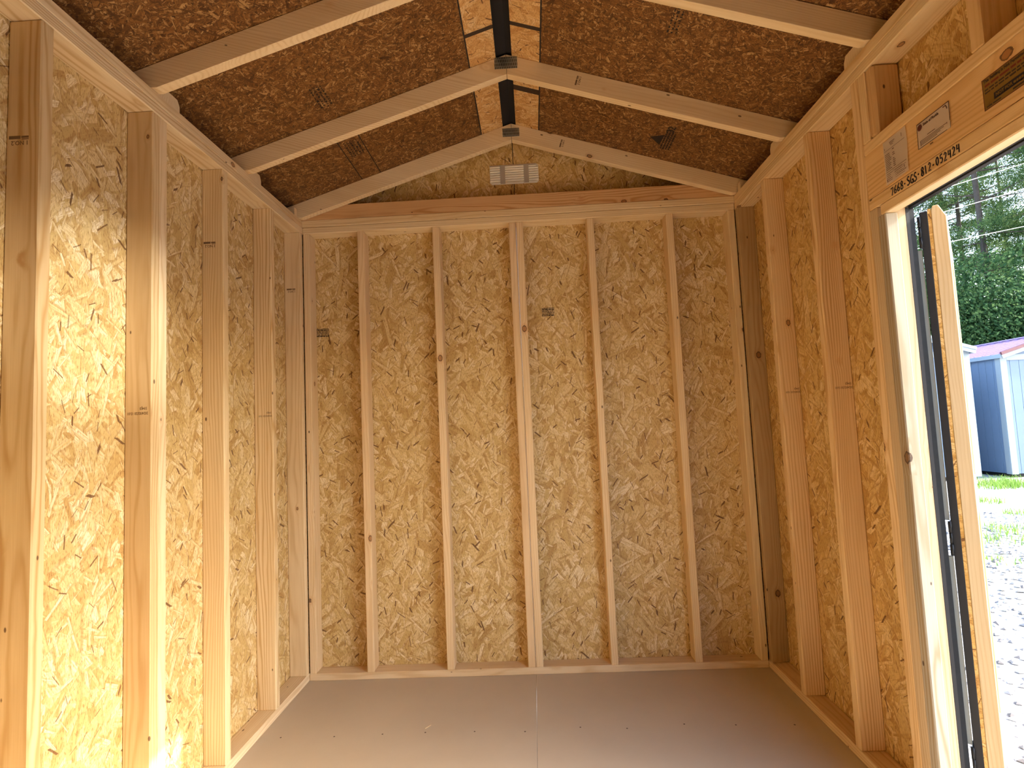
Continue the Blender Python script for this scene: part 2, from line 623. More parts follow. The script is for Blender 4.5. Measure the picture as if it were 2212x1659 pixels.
def strokes(name, parent, polys, width, mw, mat, thick=.012):
    """pen strokes: every poly a list of 2-D points in the frame mw (framing units)."""
    bm = bmesh.new()
    for pl in polys:
        n = len(pl)
        L = []; R = []
        for i, p in enumerate(pl):
            a = Vector(pl[max(0, i - 1)]); b = Vector(pl[min(n - 1, i + 1)])
            t = (b - a).normalized(); q = Vector((-t.y, t.x)) * width / 2
            L.append(bm.verts.new(Vector((p[0] + q.x, p[1] + q.y, thick)) * S))
            R.append(bm.verts.new(Vector((p[0] - q.x, p[1] - q.y, thick)) * S))
        for i in range(n - 1):
            bm.faces.new((R[i], R[i + 1], L[i + 1], L[i]))
    bmesh.ops.recalc_face_normals(bm, faces=bm.faces)
    return finish(name, bm, M[mat], parent, mw)


def bars(name, parent, rects, mw, mat, z=.012):
    # a field of printed marks: one mesh
    bm = bmesh.new()
    for (x0, y0, x1, y1) in rects:
        box_bm(bm, (x0, y0, 0), (x1, y1, z))
    return tag(finish(name, bm, M[mat], parent, mw), kind='stuff')


# ---------------------------------------------------------------- dimensions
W = 92.92; HT = 96.77; D = 3.5
TOPZ = HT - 3.0
YF = -142.0                        # inside face of the end wall behind the camera
XR = W / 2
SLOPE = .319
ZA = 114.95                        # underside of the roof boards at the ridge line
TH = .45                           # sheathing


def zroof(x):
    return ZA - SLOPE * abs(x - XR)


# ---------------------------------------------------------------- floor
floor = structure('floor', 0, 0, 0)
for (a, b) in ((-D - TH, 46.42), (46.46, W + D + TH)):
    bm = bmesh.new()
    box_bm(bm, (a - 46, -70, -.75), (b - 46, 76, 0), .03)
    finish('floor_panel', bm, M['floor'], floor, T(46, -72.5, 0))
bm = bmesh.new()
for y in (-20.5, -38, -56, -74, -92):
    for k in range(11):
        x = 4 + k * 8.3 + RND.uniform(-1.2, 1.2)
        bmesh.ops.create_cone(bm, cap_ends=True, segments=8, radius1=.16 * S, radius2=.13 * S, depth=.03 * S,
                              matrix=T(x, y + RND.uniform(-.6, .6), .012))
o = finish('screw_head', bm, plain('screw_head', (.10, .065, .045), .5), floor, Matrix.Identity(4))
o['kind'] = 'stuff'
for x in (8, 30, 62, 85):
    bm = bmesh.new(); box_bm(bm, (-1.75, -72, -5.5), (1.75, 74, 0))
    look(finish('skid_beam', bm, M['wood'], floor, T(x, -72.5, -.76)), .3, (.8, .75, .6))

# ---------------------------------------------------------------- left wall
wl = structure('wall_left', -D, 0, 0)
for (a, b, sd) in ((-46.4, 3.9, .21), (-95.9, -46.43, .43), (-142.5, -95.93, .77)):
    p = panel('osb_panel', wl, -D - TH, -D, a, b, -4, HT + 1.95, seed=sd)
lumber('bottom_plate', wl, -D, 0, YF, 3.5, 0, 1.5, 'y', (1.0, .96, .92), .4)
lumber('top_plate', wl, -D, 0, YF, 3.5, TOPZ, HT - 1.54, 'y', (1.0, .95, .86), .7, seed=.61)
lumber('tie_plate', wl, -D, 0, YF, -.02, HT - 1.5, HT, 'y', (1.0, .94, .84), .5)
STUDS_L = []
LS = [(-64.66, (.86, .78, .64), .75, .13), (-47.95, (.86, .76, .60), .5, .52), (-46.44, (1.02, .97, .9), .4, .88), (-31.25, (.98, .91, .77), .55, .27),
      (-14.8, (1.0, .93, .80), .7, .70), (-1.35, (1.0, .93, .83), .4, .35)]
for y, tn, gr, sd in LS:
    dx = .04 if y == -46.44 else 0
    s = lumber('stud', wl, -D, -dx, y, y + (1.35 if y > -2 else 1.5), 1.5, TOPZ, 'z', tn, gr, seed=sd)
    STUDS_L.append(s)

UPS = dict(right=(-1, 0, 0), up=(0, 0, -1))     # stamps printed on studs that stand upside down


def grade_stamp(stud, x, y, z, k=1.0, right=(-1, 0, 0), up=(0, 0, -1), ink='ink_soft'):
    """mill mark: a dark box, a small block and NO.2 below."""
    mw = frame_matrix((x, y, z), right, up)
    e = empty('grade_stamp', 0, 0, 0)
    COL.objects.unlink(e); del WORLD[e.name]; bpy.data.objects.remove(e)
    rects = [(-.15 * k, -.62 * k, 1.05 * k, -.28 * k), (-1.0 * k, -.58 * k, -.25 * k, -.36 * k), (-1.0 * k, -.30 * k, -.3 * k, -.20 * k)]
    bars('grade_stamp', stud, rects, mw, ink)
    text('grade_lettering', stud, '1 NO.2', .62 * k, mw @ T(-1.0 * k, .12 * k, 0), ink, bold=.01, sx=.95)


def date_stamp(stud, x, y, z, k=1.0, a='594J3', b='2024/02/20 15:01'):
    mw = frame_matrix((x, y, z), (-1, 0, 0), (0, 0, -1))
    text('date_lettering', stud, b, .50 * k, mw, 'ink_soft', bold=.004, sx=.78)
    text('number_lettering', stud, a, .50 * k, mw @ T(.15, -.62 * k, 0), 'ink_soft', bold=.004, sx=.85)


def un(u, v, ax, val):
    d = _f + _r * ((u - 1106) / FPX) + _u * ((829.5 - v) / FPX)
    t = (val - CAM[ax]) / d[ax]
    return CAM + d * t


for st, (u, v), k in ((STUDS_L[0], (41, 306), 1.0), (STUDS_L[3], (453, 530), .95), (STUDS_L[5], (629, 629), .9)):
    y = WORLD[st.name].translation.y / S - (.75 if st is not STUDS_L[5] else .675)
    q = un(u, v, 1, y)
    grade_stamp(st, q.x, y - .002, q.z, k)
for st, (u, v), k in ((STUDS_L[1], (320, 892), 1.0), (STUDS_L[4], (588, 898), .95)):
    y = WORLD[st.name].translation.y / S - .75
    q = un(u, v, 1, y)
    date_stamp(st, q.x, y - .002, q.z, k)

# ---------------------------------------------------------------- back wall
wb = structure('wall_back', XR, D, 0)
pb1 = panel('osb_panel', wb, -D, 46.44, D, D + TH, -4, HT + .6, seed=.15)
pb2 = panel('osb_panel', wb, 46.47, W + D, D, D + TH, -4, HT + .6, seed=.66)
lumber('bottom_plate', wb, .03, W - .03, 0, D, 0, 1.42, 'x', (1.0, .93, .86), .5)
lumber('top_plate', wb, .03, W - .03, 0, D, TOPZ, HT - 1.56, 'x', (1.0, .95, .84), .4)
lumber('tie_plate', wb, -D, W + D, 0, D, HT - 1.5, HT, 'x', (1.0, .93, .80), .35)
BS = [(.1, 1.5, (1.0, .92, .82)), (12.0, 13.5, (1.02, .92, .80)), (28.4, 29.92, (1.03, .95, .84)), (44.9, 46.42, (1.0, .89, .77)), (46.5, 48.0, (1.04, .95, .83)),
      (61.65, 63.1, (1.03, .94, .82)), (78.4, 79.9, (1.02, .93, .80)), (91.4, 92.85, (1.0, .93, .80))]
for i, (a, b, tn) in enumerate(BS):
    kn = [(47.3, 0, 70.6)] if i == 4 else ([(29.2, 0, 65.2)] if i == 2 else [])
    lumber('stud', wb, a, b, 0, D, 1.42, TOPZ, 'z', tn, .35, kn)
for pn, (u, v) in ((pb1, (697, 720)), (pb2, (1184, 675))):
    q = un(u, v, 1, D)
    rr = []
    for k in range(6):
        x = -1.35
        while x < 1.3:
            w = RND.uniform(.15, .7)
            rr.append((x, .85 - k * .33, min(1.35, x + w), .85 - k * .33 + (.17 if k not in (1, 5) else .24)))
            x += w + .07
    bars('panel_stamp', pn, rr, frame_matrix((q.x, D - .004, q.z), (1, 0, 0), (0, 0, 1)), 'ink')

# gable end above the back wall (two boards meeting in the middle)
for (a, b, sd) in ((-D - TH, 46.36, .91), (46.52, W + D + TH, .37)):
    zs = [(a, zroof(a) - .1), (a, HT + .62), (b, HT + .62), (b, zroof(b) - .1)]
    g = prism('gable_panel', wb, zs, 'y', D, D + TH, 'osb', origin=(XR, D, HT), uv=True)
    look(g, sd, (1.04, .97, .80))
bm = bmesh.new(); box_bm(bm, (-1, 0, 0), (1, .3, 18))
finish('seam_backing', bm, M['void'], wb, T(46.44, D + TH + .02, HT))
# block of 2x4 standing on the tie plate, its top clipped to the roof slope
zc = 99.95
pts = [(-2.8, HT), (W + 2.8, HT), (W + 2.8, HT + .3), (82.9, zc - .05), (10, zc), (-2.8, HT + .3)]
o = prism('ceiling_block', wb, pts, 'y', .12, 1.6, 'wood', .05, origin=(XR, 0, HT))
look(o, .44, (.86, .64, .45), .8)

# ---------------------------------------------------------------- right wall
wr = structure('wall_right', W + D, 0, 0)
YJ = -46.3
panel('osb_panel', wr, W + D, W + D + TH, YJ, 3.9, -4, HT + 1.95, tint=(.97, .86, .66), seed=.83)
DOOR_END = -110.0
panel('osb_panel', wr, W + D, W + D + TH, -95.9, YJ - .03, 75.75, HT + 1.95, tint=(.97, .88, .72), seed=.05)
panel('osb_panel', wr, W + D, W + D + TH, DOOR_END, -95.93, 75.75, HT + 1.95, tint=(.97, .88, .72), seed=.32)
panel('osb_panel', wr, W + D, W + D + TH, -142.5, DOOR_END - .03, -4, HT + 1.95, seed=.55)
lumber('bottom_plate', wr, W, W + D, -47.9, 3.5, 0, 1.5, 'y', (1.0, .90, .78), .5)
lumber('bottom_plate', wr, W, W + D, YF, DOOR_END, 0, 1.5, 'y')
lumber('top_plate', wr, W, W + D, YF, 3.5, TOPZ, HT - 1.54, 'y', (1.0, .92, .78), .75, seed=.18)
lumber('tie_plate', wr, W, W + D, YF, -.02, HT - 1.5, HT, 'y', (1.0, .90, .74), .5)
RS = [(-1.35, 1.3, (.60, .50, .36), .5, [(95.0, -1.35, 62.5), (95.1, -1.35, 14.8)], .77), (-14.95, 1.5, (1.0, .87, .70), .7, [], .41),
      (-31.5, 1.5, (1.0, .86, .67), .8, [], .29)]
SR = []
for i, (y, t, tn, gr, kn, sd) in enumerate(RS):
    s = lumber('stud', wr, W, W + D, y, y + t, 1.5, TOPZ, 'z', tn, gr, kn, .13, sd)
    if i == 0:
        s['label'] = 'grey weathered stud in the right back corner'
    SR.append(s)
for st, (u, v) in ((SR[1], (1729, 846)), (SR[2], (1842, 836))):
    y = WORLD[st.name].translation.y / S - .75
    q = un(u, v, 1, y)
    date_stamp(st, q.x, y - .002, q.z, .95)
# door framing
lumber('king_stud', wr, W, W + D, -44.78, -43.25, 1.5, TOPZ, 'z', (1.0, .86, .68), .55, bevel=.05)
lumber('jack_stud', wr, W, W + D, -46.38, -44.84, 1.5, 75.72, 'z', (.78, .72, .66), .5, bevel=.07)
lumber('door_stop', wr, W - .02, W + 1.5, -47.92, -46.44, 0, 74.42, 'z', (.56, .59, .66), .7, bevel=.12, seed=.93)
HEND = DOOR_END - 1.6
hl = lumber('header_plate', wr, W, W + D, HEND, -44.84, 75.76, 77.22, 'y', (1.0, .84, .62), .5)
hb = lumber('header_board', wr, W + .02, W + 1.5, HEND, -44.86, 77.26, 83.0, 'y', (1.0, .80, .55), .5, [(W + .02, -66.7, 82.0)], bevel=.04, seed=.37)
lumber('header_board', wr, W + 2.0, W + D, HEND, -44.86, 77.26, 83.0, 'y', (1.0, .8, .6), .5, bevel=.04)
lumber('header_plate', wr, W, W + D, HEND, -44.84, 83.04, 84.58, 'y', (1.02, .86, .64), .45)
lumber('head_stop', wr, W - .02, W + 1.5, DOOR_END + .2, -47.05, 74.44, 75.72, 'y', (1.02, .90, .72), .5)
lumber('cripple_stud', wr, W, W + D, -46.34, -44.84, 84.6, TOPZ, 'z', (1.0, .88, .70), .4)
lumber('cripple_stud', wr, W + .05, W + D, -47.92, -46.4, 84.6, TOPZ, 'z', (.80, .62, .42), .5, bevel=.3)
lumber('cripple_stud', wr, W, W + D, -64.45, -62.9, 84.6, TOPZ, 'z', (1.0, .84, .62), .4)
lumber('cripple_stud', wr, W, W + D, -81, -79.5, 84.6, TOPZ, 'z', (1.0, .84, .62), .4)
lumber('jack_stud', wr, W, W + D, DOOR_END, DOOR_END + 1.5, 1.5, 75.72, 'z')
lumber('king_stud', wr, W, W + D, DOOR_END - 1.55, DOOR_END - .05, 1.5, TOPZ, 'z')
# splinter at the end of the head stop
bm = bmesh.new()
vs = [bm.verts.new(Vector(c) * S) for c in ((0, 0, 0), (.3, -.9, .12), (.3, -.95, -.1), (-.2, -.1, -.06))]
for f in ((0, 1, 2), (0, 2, 3), (0, 3, 1), (1, 3, 2)):
    bm.faces.new([vs[i] for i in f])
bmesh.ops.recalc_face_normals(bm, faces=bm.faces)
look(finish('wood_splinter', bm, M['wood'], wr, T(W + .1, -46.6, 74.2)), .5, (1.1, 1.1, 1.05))
# outside: black trim boards round the opening
XO = W + D + TH
for nm, (ya, yb, za, zb) in (('casing_board', (YJ + .1, YJ + 4.5, -2, 75.4)), ('casing_board', (DOOR_END - 4.5, DOOR_END - .1, -2, 75.4)),
                             ('casing_board', (DOOR_END - 5, YJ + 5, 75.42, 79.5))):
    bm = bmesh.new()
    box_bm(bm, (-.36, -(yb - ya) / 2, -(zb - za) / 2), (.36, (yb - ya) / 2, (zb - za) / 2), .04)
    finish(nm, bm, M['black_paint'], wr, T(XO + .37, (ya + yb) / 2, (za + zb) / 2))
# black painted edges of the siding in the opening
bm = bmesh.new()
box_bm(bm, (W + D + .02, YJ - .06, 0), (XO, YJ - .01, 75.5))
box_bm(bm, (W + D + .02, DOOR_END, 75.6), (XO, YJ, 75.7))
finish('siding_edge', bm, M['black_edge'], wr, Matrix.Identity(4))
# handwriting on the lower header plate
mw = frame_matrix((W - .004, -49.35, 76.42), (0, -1, 0), (0, 0, 1))
GL = {
    '7': [[(0, .95), (.6, 1), (.45, .6), (.2, 0)]],
    '6': [[(.55, 1), (.2, .65), (.02, .3), (.15, .03), (.42, .05), (.52, .28), (.36, .46), (.08, .36)]],
    '8': [[(.5, .8), (.3, 1), (.1, .82), (.18, .58), (.48, .36), (.5, .12), (.26, 0), (.05, .15), (.14, .44), (.46, .66), (.5, .82)]],
    'B': [[(.1, 0), (.1, 1), (.42, .92), (.44, .68), (.12, .54), (.48, .42), (.5, .14), (.1, 0)]],
    '-': [[(.08, .45), (.38, .48)]],
    '.': [[(.12, .44), (.28, .46)]],
    'S': [[(.52, .92), (.28, 1), (.08, .8), (.2, .58), (.44, .42), (.46, .14), (.2, 0), (0, .1)]],
    'G': [[(.55, .9), (.28, 1), (.04, .6), (.06, .18), (.3, 0), (.52, .18), (.52, .42), (.28, .42)], [(.52, .42), (.54, -.04)]],
    '1': [[(.2, .98), (.22, 0)]],
    '2': [[(.05, .78), (.25, 1), (.46, .82), (.36, .5), (.02, .03), (.5, .06)]],
    '0': [[(.28, 1), (.06, .7), (.08, .2), (.26, 0), (.46, .25), (.48, .75), (.28, 1)]],
    '5': [[(.52, 1), (.14, .96), (.1, .58), (.38, .6), (.5, .3), (.34, .04), (.04, .06)]],
    '4': [[(.12, 1), (.06, .48), (.5, .5)], [(.44, .95), (.42, -.02)]],
}
polys = []
s_txt = '7668-SGS-812-052424'
adv = 11.15 / len(s_txt)
for i, ch in enumerate(s_txt):
    jy = RND.uniform(-.05, .05)
    k = 1.02 if ch in '8BSG1' else .95
    for pl in GL[ch]:
        polys.append([(i * adv + p[0] * .82 * k, (p[1] - .5) * .95 * k + jy + (.05 if i > 12 else 0)) for p in pl])
strokes('marker_handwriting', hl, polys, .19, mw, 'marker')

# ---------------------------------------------------------------- end wall behind the camera
wf = structure('wall_front', XR, YF, 0)
panel('osb_panel', wf, -D, 46.44, YF - TH, YF, -4, HT + 20)
panel('osb_panel', wf, 46.47, W + D, YF - TH, YF, -4, HT + 20)

# ---------------------------------------------------------------- roof
roof = structure('ceiling', XR, -70, HT)
ang = math.atan(SLOPE)


def roof_piece(name, side, xa, xb, ya, yb, mat, th=TH, tint=(1, 1, 1), lift=0., seed=None, parent=None):
    """a board lying in the roof plane between the distances xa..xb from the ridge line."""
    k = math.sqrt(1 + SLOPE * SLOPE)
    bm = bmesh.new()
    box_bm(bm, (-(xb - xa) * k / 2, -(yb - ya) / 2, 0), ((xb - xa) * k / 2, (yb - ya) / 2, th))
    bm.normal_update(); flat_uv(bm)
    xm = (xa + xb) / 2
    mw = T(XR + side * xm, (ya + yb) / 2, ZA - SLOPE * xm + lift) @ Matrix.Rotation(side * ang, 4, 'Y')
    return look(finish(name, bm, M[mat], parent or roof, mw), seed, tint)


RP = {}
for side in (-1, 1):
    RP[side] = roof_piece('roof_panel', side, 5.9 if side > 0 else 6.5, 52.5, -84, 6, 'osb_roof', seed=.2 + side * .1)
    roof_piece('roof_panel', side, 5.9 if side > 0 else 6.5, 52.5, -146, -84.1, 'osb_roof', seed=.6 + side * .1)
    ia, ib = (1.0, 5.84) if side > 0 else (1.8, 6.42)
    cuts = [6, -14.6, -32.0, -80] if side > 0 else [6, -31.8, -80]
    for a, b in zip(cuts[1:], cuts[:-1]):
        roof_piece('ridge_strip', side, ia, ib, a + .25, b - .25, 'osb_strip')
        # paint rubbed along the butt joint
        if b < 0:
            roof_piece('painted_joint', side, ia, ib, b - .42 - (.75 if b > -20 else 0), b + .42, 'joint', .1, lift=-.012)
    roof_piece('painted_edge', side, ib - .10, ib + .13, -84, 6, 'black_edge', .12, lift=-.012)
    roof_piece('roofing', side, -.2, 54, -148, 8, 'void', .4, lift=TH + .05)
# printed lines and marks on the boards
LP = RP[-1]
for x in (13.95, 18.0):
    roof_piece('printed_line', -1, XR - x - .09, XR - x + .09, -17.5, 2, 'ink_roof', .03, lift=-.02, parent=LP)
k1 = math.sqrt(1 + SLOPE * SLOPE)


def roof_frame(side, x, y):
    """frame in the underside of a roof slope: right along +Y, up towards the ridge."""
    up = Vector((-side, 0, SLOPE)).normalized()
    return frame_matrix((x, y, zroof(x) - .015), (0, -side, 0), up)


# grade mark, right slope: a triangle beside lines of lettering
mwr = roof_frame(1, 77.2, -9)
bm = bmesh.new()
vs = [bm.verts.new(Vector(c) * S) for c in ((-2.0, 1.0, .01), (2.0, .8, .01), (.2, 3.4, .01))]
bm.faces.new(vs)
finish('stamp_triangle', bm, M['ink_roof'], RP[1], mwr)
text('stamp_lettering', RP[1], '32', 2.0, mwr @ T(3.2, 0, 0), 'ink_roof', bold=.05)
rr = []
for k in range(4):
    x = -3.2
    while x < 3.2:
        w = RND.uniform(.2, .9)
        rr.append((x, .4 - k * .55, min(3.3, x + w), .72 - k * .55)); x += w + .15
bars('stamp_lines', RP[1], rr, mwr, 'ink_roof')
for side, x, y, n in ((-1, 15.9, -13.5, 5), (-1, 15.6, -30.5, 4), (1, 72, -40.2, 3)):
    mwx = roof_frame(side, x, y)
    rr = []
    for k in range(n):
        xx = -2.6
        while xx < 2.6:
            w = RND.uniform(.15, .6)
            rr.append((xx, 1.2 - k * .6, min(2.7, xx + w), 1.2 - k * .6 + RND.uniform(.15, .4))); xx += w + RND.uniform(.15, .4)
    bars('stamp_lines', RP[side], rr, mwx, 'ink_roof')

# ---------------------------------------------------------------- trusses
RZ = 3.48 * k1 * .985       # height of a rafter measured plumb


def make_truss(y, label, gusset, stamp=True):
    t = tag(empty('roof_truss', XR, y, HT), label, 'truss', 'roof trusses')
    for side in (-1, 1):
        sgn = side
        # outline in local frame along the rafter: x from the ridge down, z up (plumb cuts)
        L = XR + (2.6)
        p = [(0, zroof(XR) - .06), (L, zroof(XR) - .06 - SLOPE * L), (L, zroof(XR) - SLOPE * L - .06 - RZ * .62), (XR - .05, HT + .02),
             (XR - .05, HT + .03), (0, zroof(XR) - .06 - RZ)]
        p = [p[0], p[1], (L, max(HT + .02, p[2][1])), (XR - .6, HT + .02), (0, p[5][1])]
        bm = bmesh.new()
        # local mesh: x runs down the rafter, rotated so the grain follows it
        mw = T(XR, y, zroof(XR)) @ Matrix.Rotation(side * ang if side > 0 else math.pi + ang * -1 * -1, 4, 'Y')
        a = []; b = []
        inv = mw.inverted()
        for (dx, z) in p:
            for d, l in ((0, a), (1.5, b)):
                l.append(bm.verts.new(inv @ (Vector((XR + side * (dx + (.03 if dx == 0 else 0)), y + d, z)) * S)))
        bm.faces.new(a); bm.faces.new(b[::-1])
        for i in range(len(p)):
            j = (i + 1) % len(p)
            bm.faces.new((a[j], a[i], b[i], b[j]))
        bmesh.ops.recalc_face_normals(bm, faces=bm.faces)
        bmesh.ops.bevel(bm, geom=list(bm.edges), offset=.06 * S, segments=1, affect='EDGES')
        r = look(finish('rafter', bm, M['wood'], t, mw), None, RND.choice([(1.0, .93, .80), (1.02, .95, .84)]), RND.uniform(.25, .4))
        if side > 0 and stamp:
            xs = XR + (12.4 if y < -10 else 10.8)
            dn = Vector((-SLOPE, 0, -1)).normalized()
            zc_ = zroof(xs) - RZ * .50
            grade_stamp(r, xs, y - .004, zc_, .85, dn, (1, 0, -SLOPE))
        # short block beside the heel, on the tie plate
        bm = bmesh.new()
        vs = []
        xa = XR + side * (XR + .25)
        pr = [(0, 0), (4.6, 0), (4.6, .95), (4.1, 1.75), (0, 1.75)]
        q0 = [bm.verts.new(Vector((0, c[0], c[1])) * S) for c in pr]
        q1 = [bm.verts.new(Vector((side * 1.4, c[0], c[1])) * S) for c in pr]
        bm.faces.new(q0); bm.faces.new(q1[::-1])
        for i in range(len(pr)):
            j = (i + 1) % len(pr)
            bm.faces.new((q0[j], q0[i], q1[i], q1[j]))
        bmesh.ops.recalc_face_normals(bm, faces=bm.faces)
        ln = y + 1.55
        if y < -5:
            look(finish('heel_block', bm, M['wood'], t, T(xa, ln, HT + .02)), None, (1.02, .97, .88), .3)
        else:
            for v in bm.verts:
                v.co.y *= .3
            look(finish('heel_block', bm, M['wood'], t, T(xa, y - 1.7, HT + .02)), None, (1.02, .97, .88), .3)
    # gusset plate with rounded teeth rows
    gw, gh, gz = gusset
    bm = bmesh.new(); box_bm(bm, (-gw / 2, -gh / 2, 0), (gw / 2, gh / 2, .06), .015)
    for i in range(7):
        for j in range(4):
            x = -gw / 2 + gw * (i + .5) / 7; z = -gh / 2 + gh * (j + .5) / 4
            box_bm(bm, (x - .06, z - gh * .09, .06), (x + .06, z + gh * .09, .075))
    finish('gusset_plate', bm, M['plate'], t, frame_matrix((XR - .1, y - .002, gz), (1, 0, 0), (0, 0, 1)))
    return t


make_truss(-48.1, 'wooden roof truss nearest the camera, its apex cut off by the top of the picture', (4.0, 2.2, ZA - 1.55))
make_truss(-24.05, 'middle wooden roof truss with a metal plate at its apex, halfway to the vented gable', (4.0, 2.15, ZA - 1.62))
make_truss(-1.62, 'farthest wooden roof truss, standing on the back wall in front of the vented gable', (3.6, 1.85, ZA - 2.05))

# ---------------------------------------------------------------- gable vent
gv = tag(empty('gable_vent', 46.55, D, 106), 'small pale metal louvred vent in the back gable under the ridge', 'vent')
x0, x1, z0, z1 = 41.15, 52.0, 103.75, 108.2
c = .45
bm = bmesh.new()
pts = [(x0, z0 + c), (x0 + c, z0), (x1 - c, z0), (x1, z0 + c), (x1, z1 - c), (x1 - c, z1), (x0 + .1, z1), (x0, z1 - .1)]
o = prism('back_plate', gv, pts, 'y', D - .12, D - .01, 'aluminium', .03, origin=(46.55, D, 106))
for a in (43.5, 48.75):
    bm = bmesh.new(); box_bm(bm, (0, 0, 0), (1.05, .1, z1 - z0 - .25), .02)
    finish('strap', bm, M['aluminium_flat'], gv, T(a, D - .28, z0 + .12))
slat_me = {}
for a, b in ((x0 + .12, 43.46), (44.6, 48.7), (49.85, x1 - .12)):
    for k in range(8):
        z = z0 + .12 + (z1 - z0 - .24) * k / 8
        hh = (z1 - z0 - .24) / 8
        a2, b2 = a, b
        if k == 0 and a < 42: a2 = a + .4
        if k in (0, 7) and b > 51: b2 = b - .4
        L = round(b2 - a2, 3)
        if L not in slat_me:
            bm = bmesh.new()
            prof = [(0, 0), (.30, .02), (.36, .10), (.30, .24), (.14, hh * .72), (0, hh * .92)]
            q0 = [bm.verts.new(Vector((0, -p[0], p[1])) * S) for p in prof]
            q1 = [bm.verts.new(Vector((L, -p[0], p[1])) * S) for p in prof]
            bm.faces.new(q0); bm.faces.new(q1[::-1])
            for i in range(len(prof)):
                j = (i + 1) % len(prof)
                bm.faces.new((q0[j], q0[i], q1[i], q1[j]))
            bmesh.ops.recalc_face_normals(bm, faces=bm.faces)
            o = finish('slat', bm, M['aluminium'], gv, T(a2, D - .12, z))
            slat_me[L] = o.data
        else:
            link(bpy.data.objects.new('slat', slat_me[L]), gv, T(a2, D - .12, z))

# ---------------------------------------------------------------- papers on the header
RW = dict(right=(0, -1, 0), up=(0, 0, 1))


def curled_sheet(name, w, h, mw, mat, parent=None, curl=.35):
    """thin sheet w by h, its lower right edge lifting off the board."""
    bm = bmesh.new()
    n = 10
    g = {}
    for i in range(n + 1):
        for j in range(n + 1):
            u, v = i / n, j / n
            z = .03 + curl * (u ** 3) * (math.sin(v * 5.5 + 1.0) * .5 + .5) + curl * .25 * u * (1 - v) ** 2
            g[i, j] = bm.verts.new(Vector((u * w, v * h, z)) * S)
    for i in range(n):
        for j in range(n):
            bm.faces.new((g[i, j], g[i + 1, j], g[i + 1, j + 1], g[i, j + 1]))
    r = bmesh.ops.solidify(bm, geom=list(bm.faces), thickness=.012 * S)
    bmesh.ops.recalc_face_normals(bm, faces=bm.faces)
    return finish(name, bm, M[mat], parent, mw, False)


# inspection sheet
e = tag(empty('paper_sheet', W, -50.9, 77.5), 'tall white form sheet stapled to the door header, left of the sealed notice', 'paper')
w, h = 4.25, 5.35
mw = frame_matrix((W - .03, -48.78, 77.48), **RW)
curled_sheet('sheet', w, h, mw, 'paper', e, .12)
rr = []
for k in range(10):
    rr.append((.35, 3.55 - k * .21, .35 + RND.uniform(.8, 1.15), 3.62 - k * .21))
    if k not in (1, 4):
        rr.append((1.75, 3.75 - k * .23, 1.75 + RND.uniform(.25, .45), 3.84 - k * .23))
rr += [(.3, 4.02, 4.0, 4.06), (.3, 1.42, 4.0, 1.47), (1.35, 4.75, 2.3, 4.82), (1.4, 4.58, 2.15, 4.65), (1.5, 4.41, 2.0, 4.47), (3.5, 4.45, 3.56, 4.9), (.35, 4.2, .41, 4.5)]
for k in range(5):
    rr.append((.35, 1.15 - k * .22, 1.0 + RND.uniform(0, .5), 1.20 - k * .22))
    rr.append((1.9, 1.12 - k * .22, 3.6 + RND.uniform(-.6, .3), 1.155 - k * .22))
rr += [(.35, .25, .42, .62), (3.55, .7, 3.62, 1.0)]
bars('form_print', e, rr, mw @ T(0, 0, .13), 'paper_line', .01)
pl = []
for yy, xa in ((1.18, 1.5), (.9, 1.8), (.5, 2.2)):
    pts = []
    for k in range(12):
        pts.append((xa + k * .16, yy + (.13 if k % 2 else -.05) * RND.uniform(.5, 1.2)))
    pl.append(pts)
strokes('pen_writing', e, pl, .05, mw @ T(0, 0, .135), 'paper_line')

# sealed notice
e = tag(empty('notice_label', W, -57.2, 79), 'white black-bordered notice with round dark seal, between form sheet and yellow sticker', 'label')
w, h = 4.95, 2.85
mw = frame_matrix((W - .03, -54.72, 79.0), (0, -1, 0), (0, -.02, 1))
curled_sheet('sheet', w, h, mw, 'paper', e, .05)
mp = mw @ T(0, 0, .06)
bars('border', e, [(0, 0, w, .06), (0, h - .07, w, h), (0, 0, .05, h), (w - .06, 0, w, h)], mp, 'marker', .015)
bm = bmesh.new()
bmesh.ops.create_cone(bm, cap_ends=True, segments=14, radius1=.36 * S, radius2=.36 * S, depth=.012 * S)
finish('round_seal', bm, M['seal'], e, mp @ T(.48, h - .55, .01))
text('heading', e, 'State of Florida', .42, mp @ T(1.0, h - .48, 0), 'paper_line', bold=.012, sx=.92)
rr = [(1.55, .98, 2.15, 1.05), (2.2, .98, 2.75, 1.05)] + [(.5, .72 - k * .15, 4.5 - k * .5, .78 - k * .15) for k in range(4)] + [(.4, .2, .47, .8), (4.45, .45, 4.52, .82)]
bars('notice_print', e, rr, mp, 'paper_line', .01)
# state outline in the upper right corner
fl = [(0, .34), (.34, .34), (.5, .36), (.52, .26), (.66, .02), (.66, -.16), (.56, -.18), (.5, 0), (.42, .18), (.3, .24), (.18, .2), (.0, .26)]
bm = bmesh.new()
f = bm.faces.new([bm.verts.new(Vector((x, y, .012)) * S) for x, y in fl])
finish('state_outline', bm, M['paper_line'], e, mp @ T(w - .95, h - .55, 0))
bars('small_print', e, [(1.7, -.28, 2.15, -.12)], frame_matrix((W - .004, -54.72, 79.0), **RW), 'ink_soft', .01)

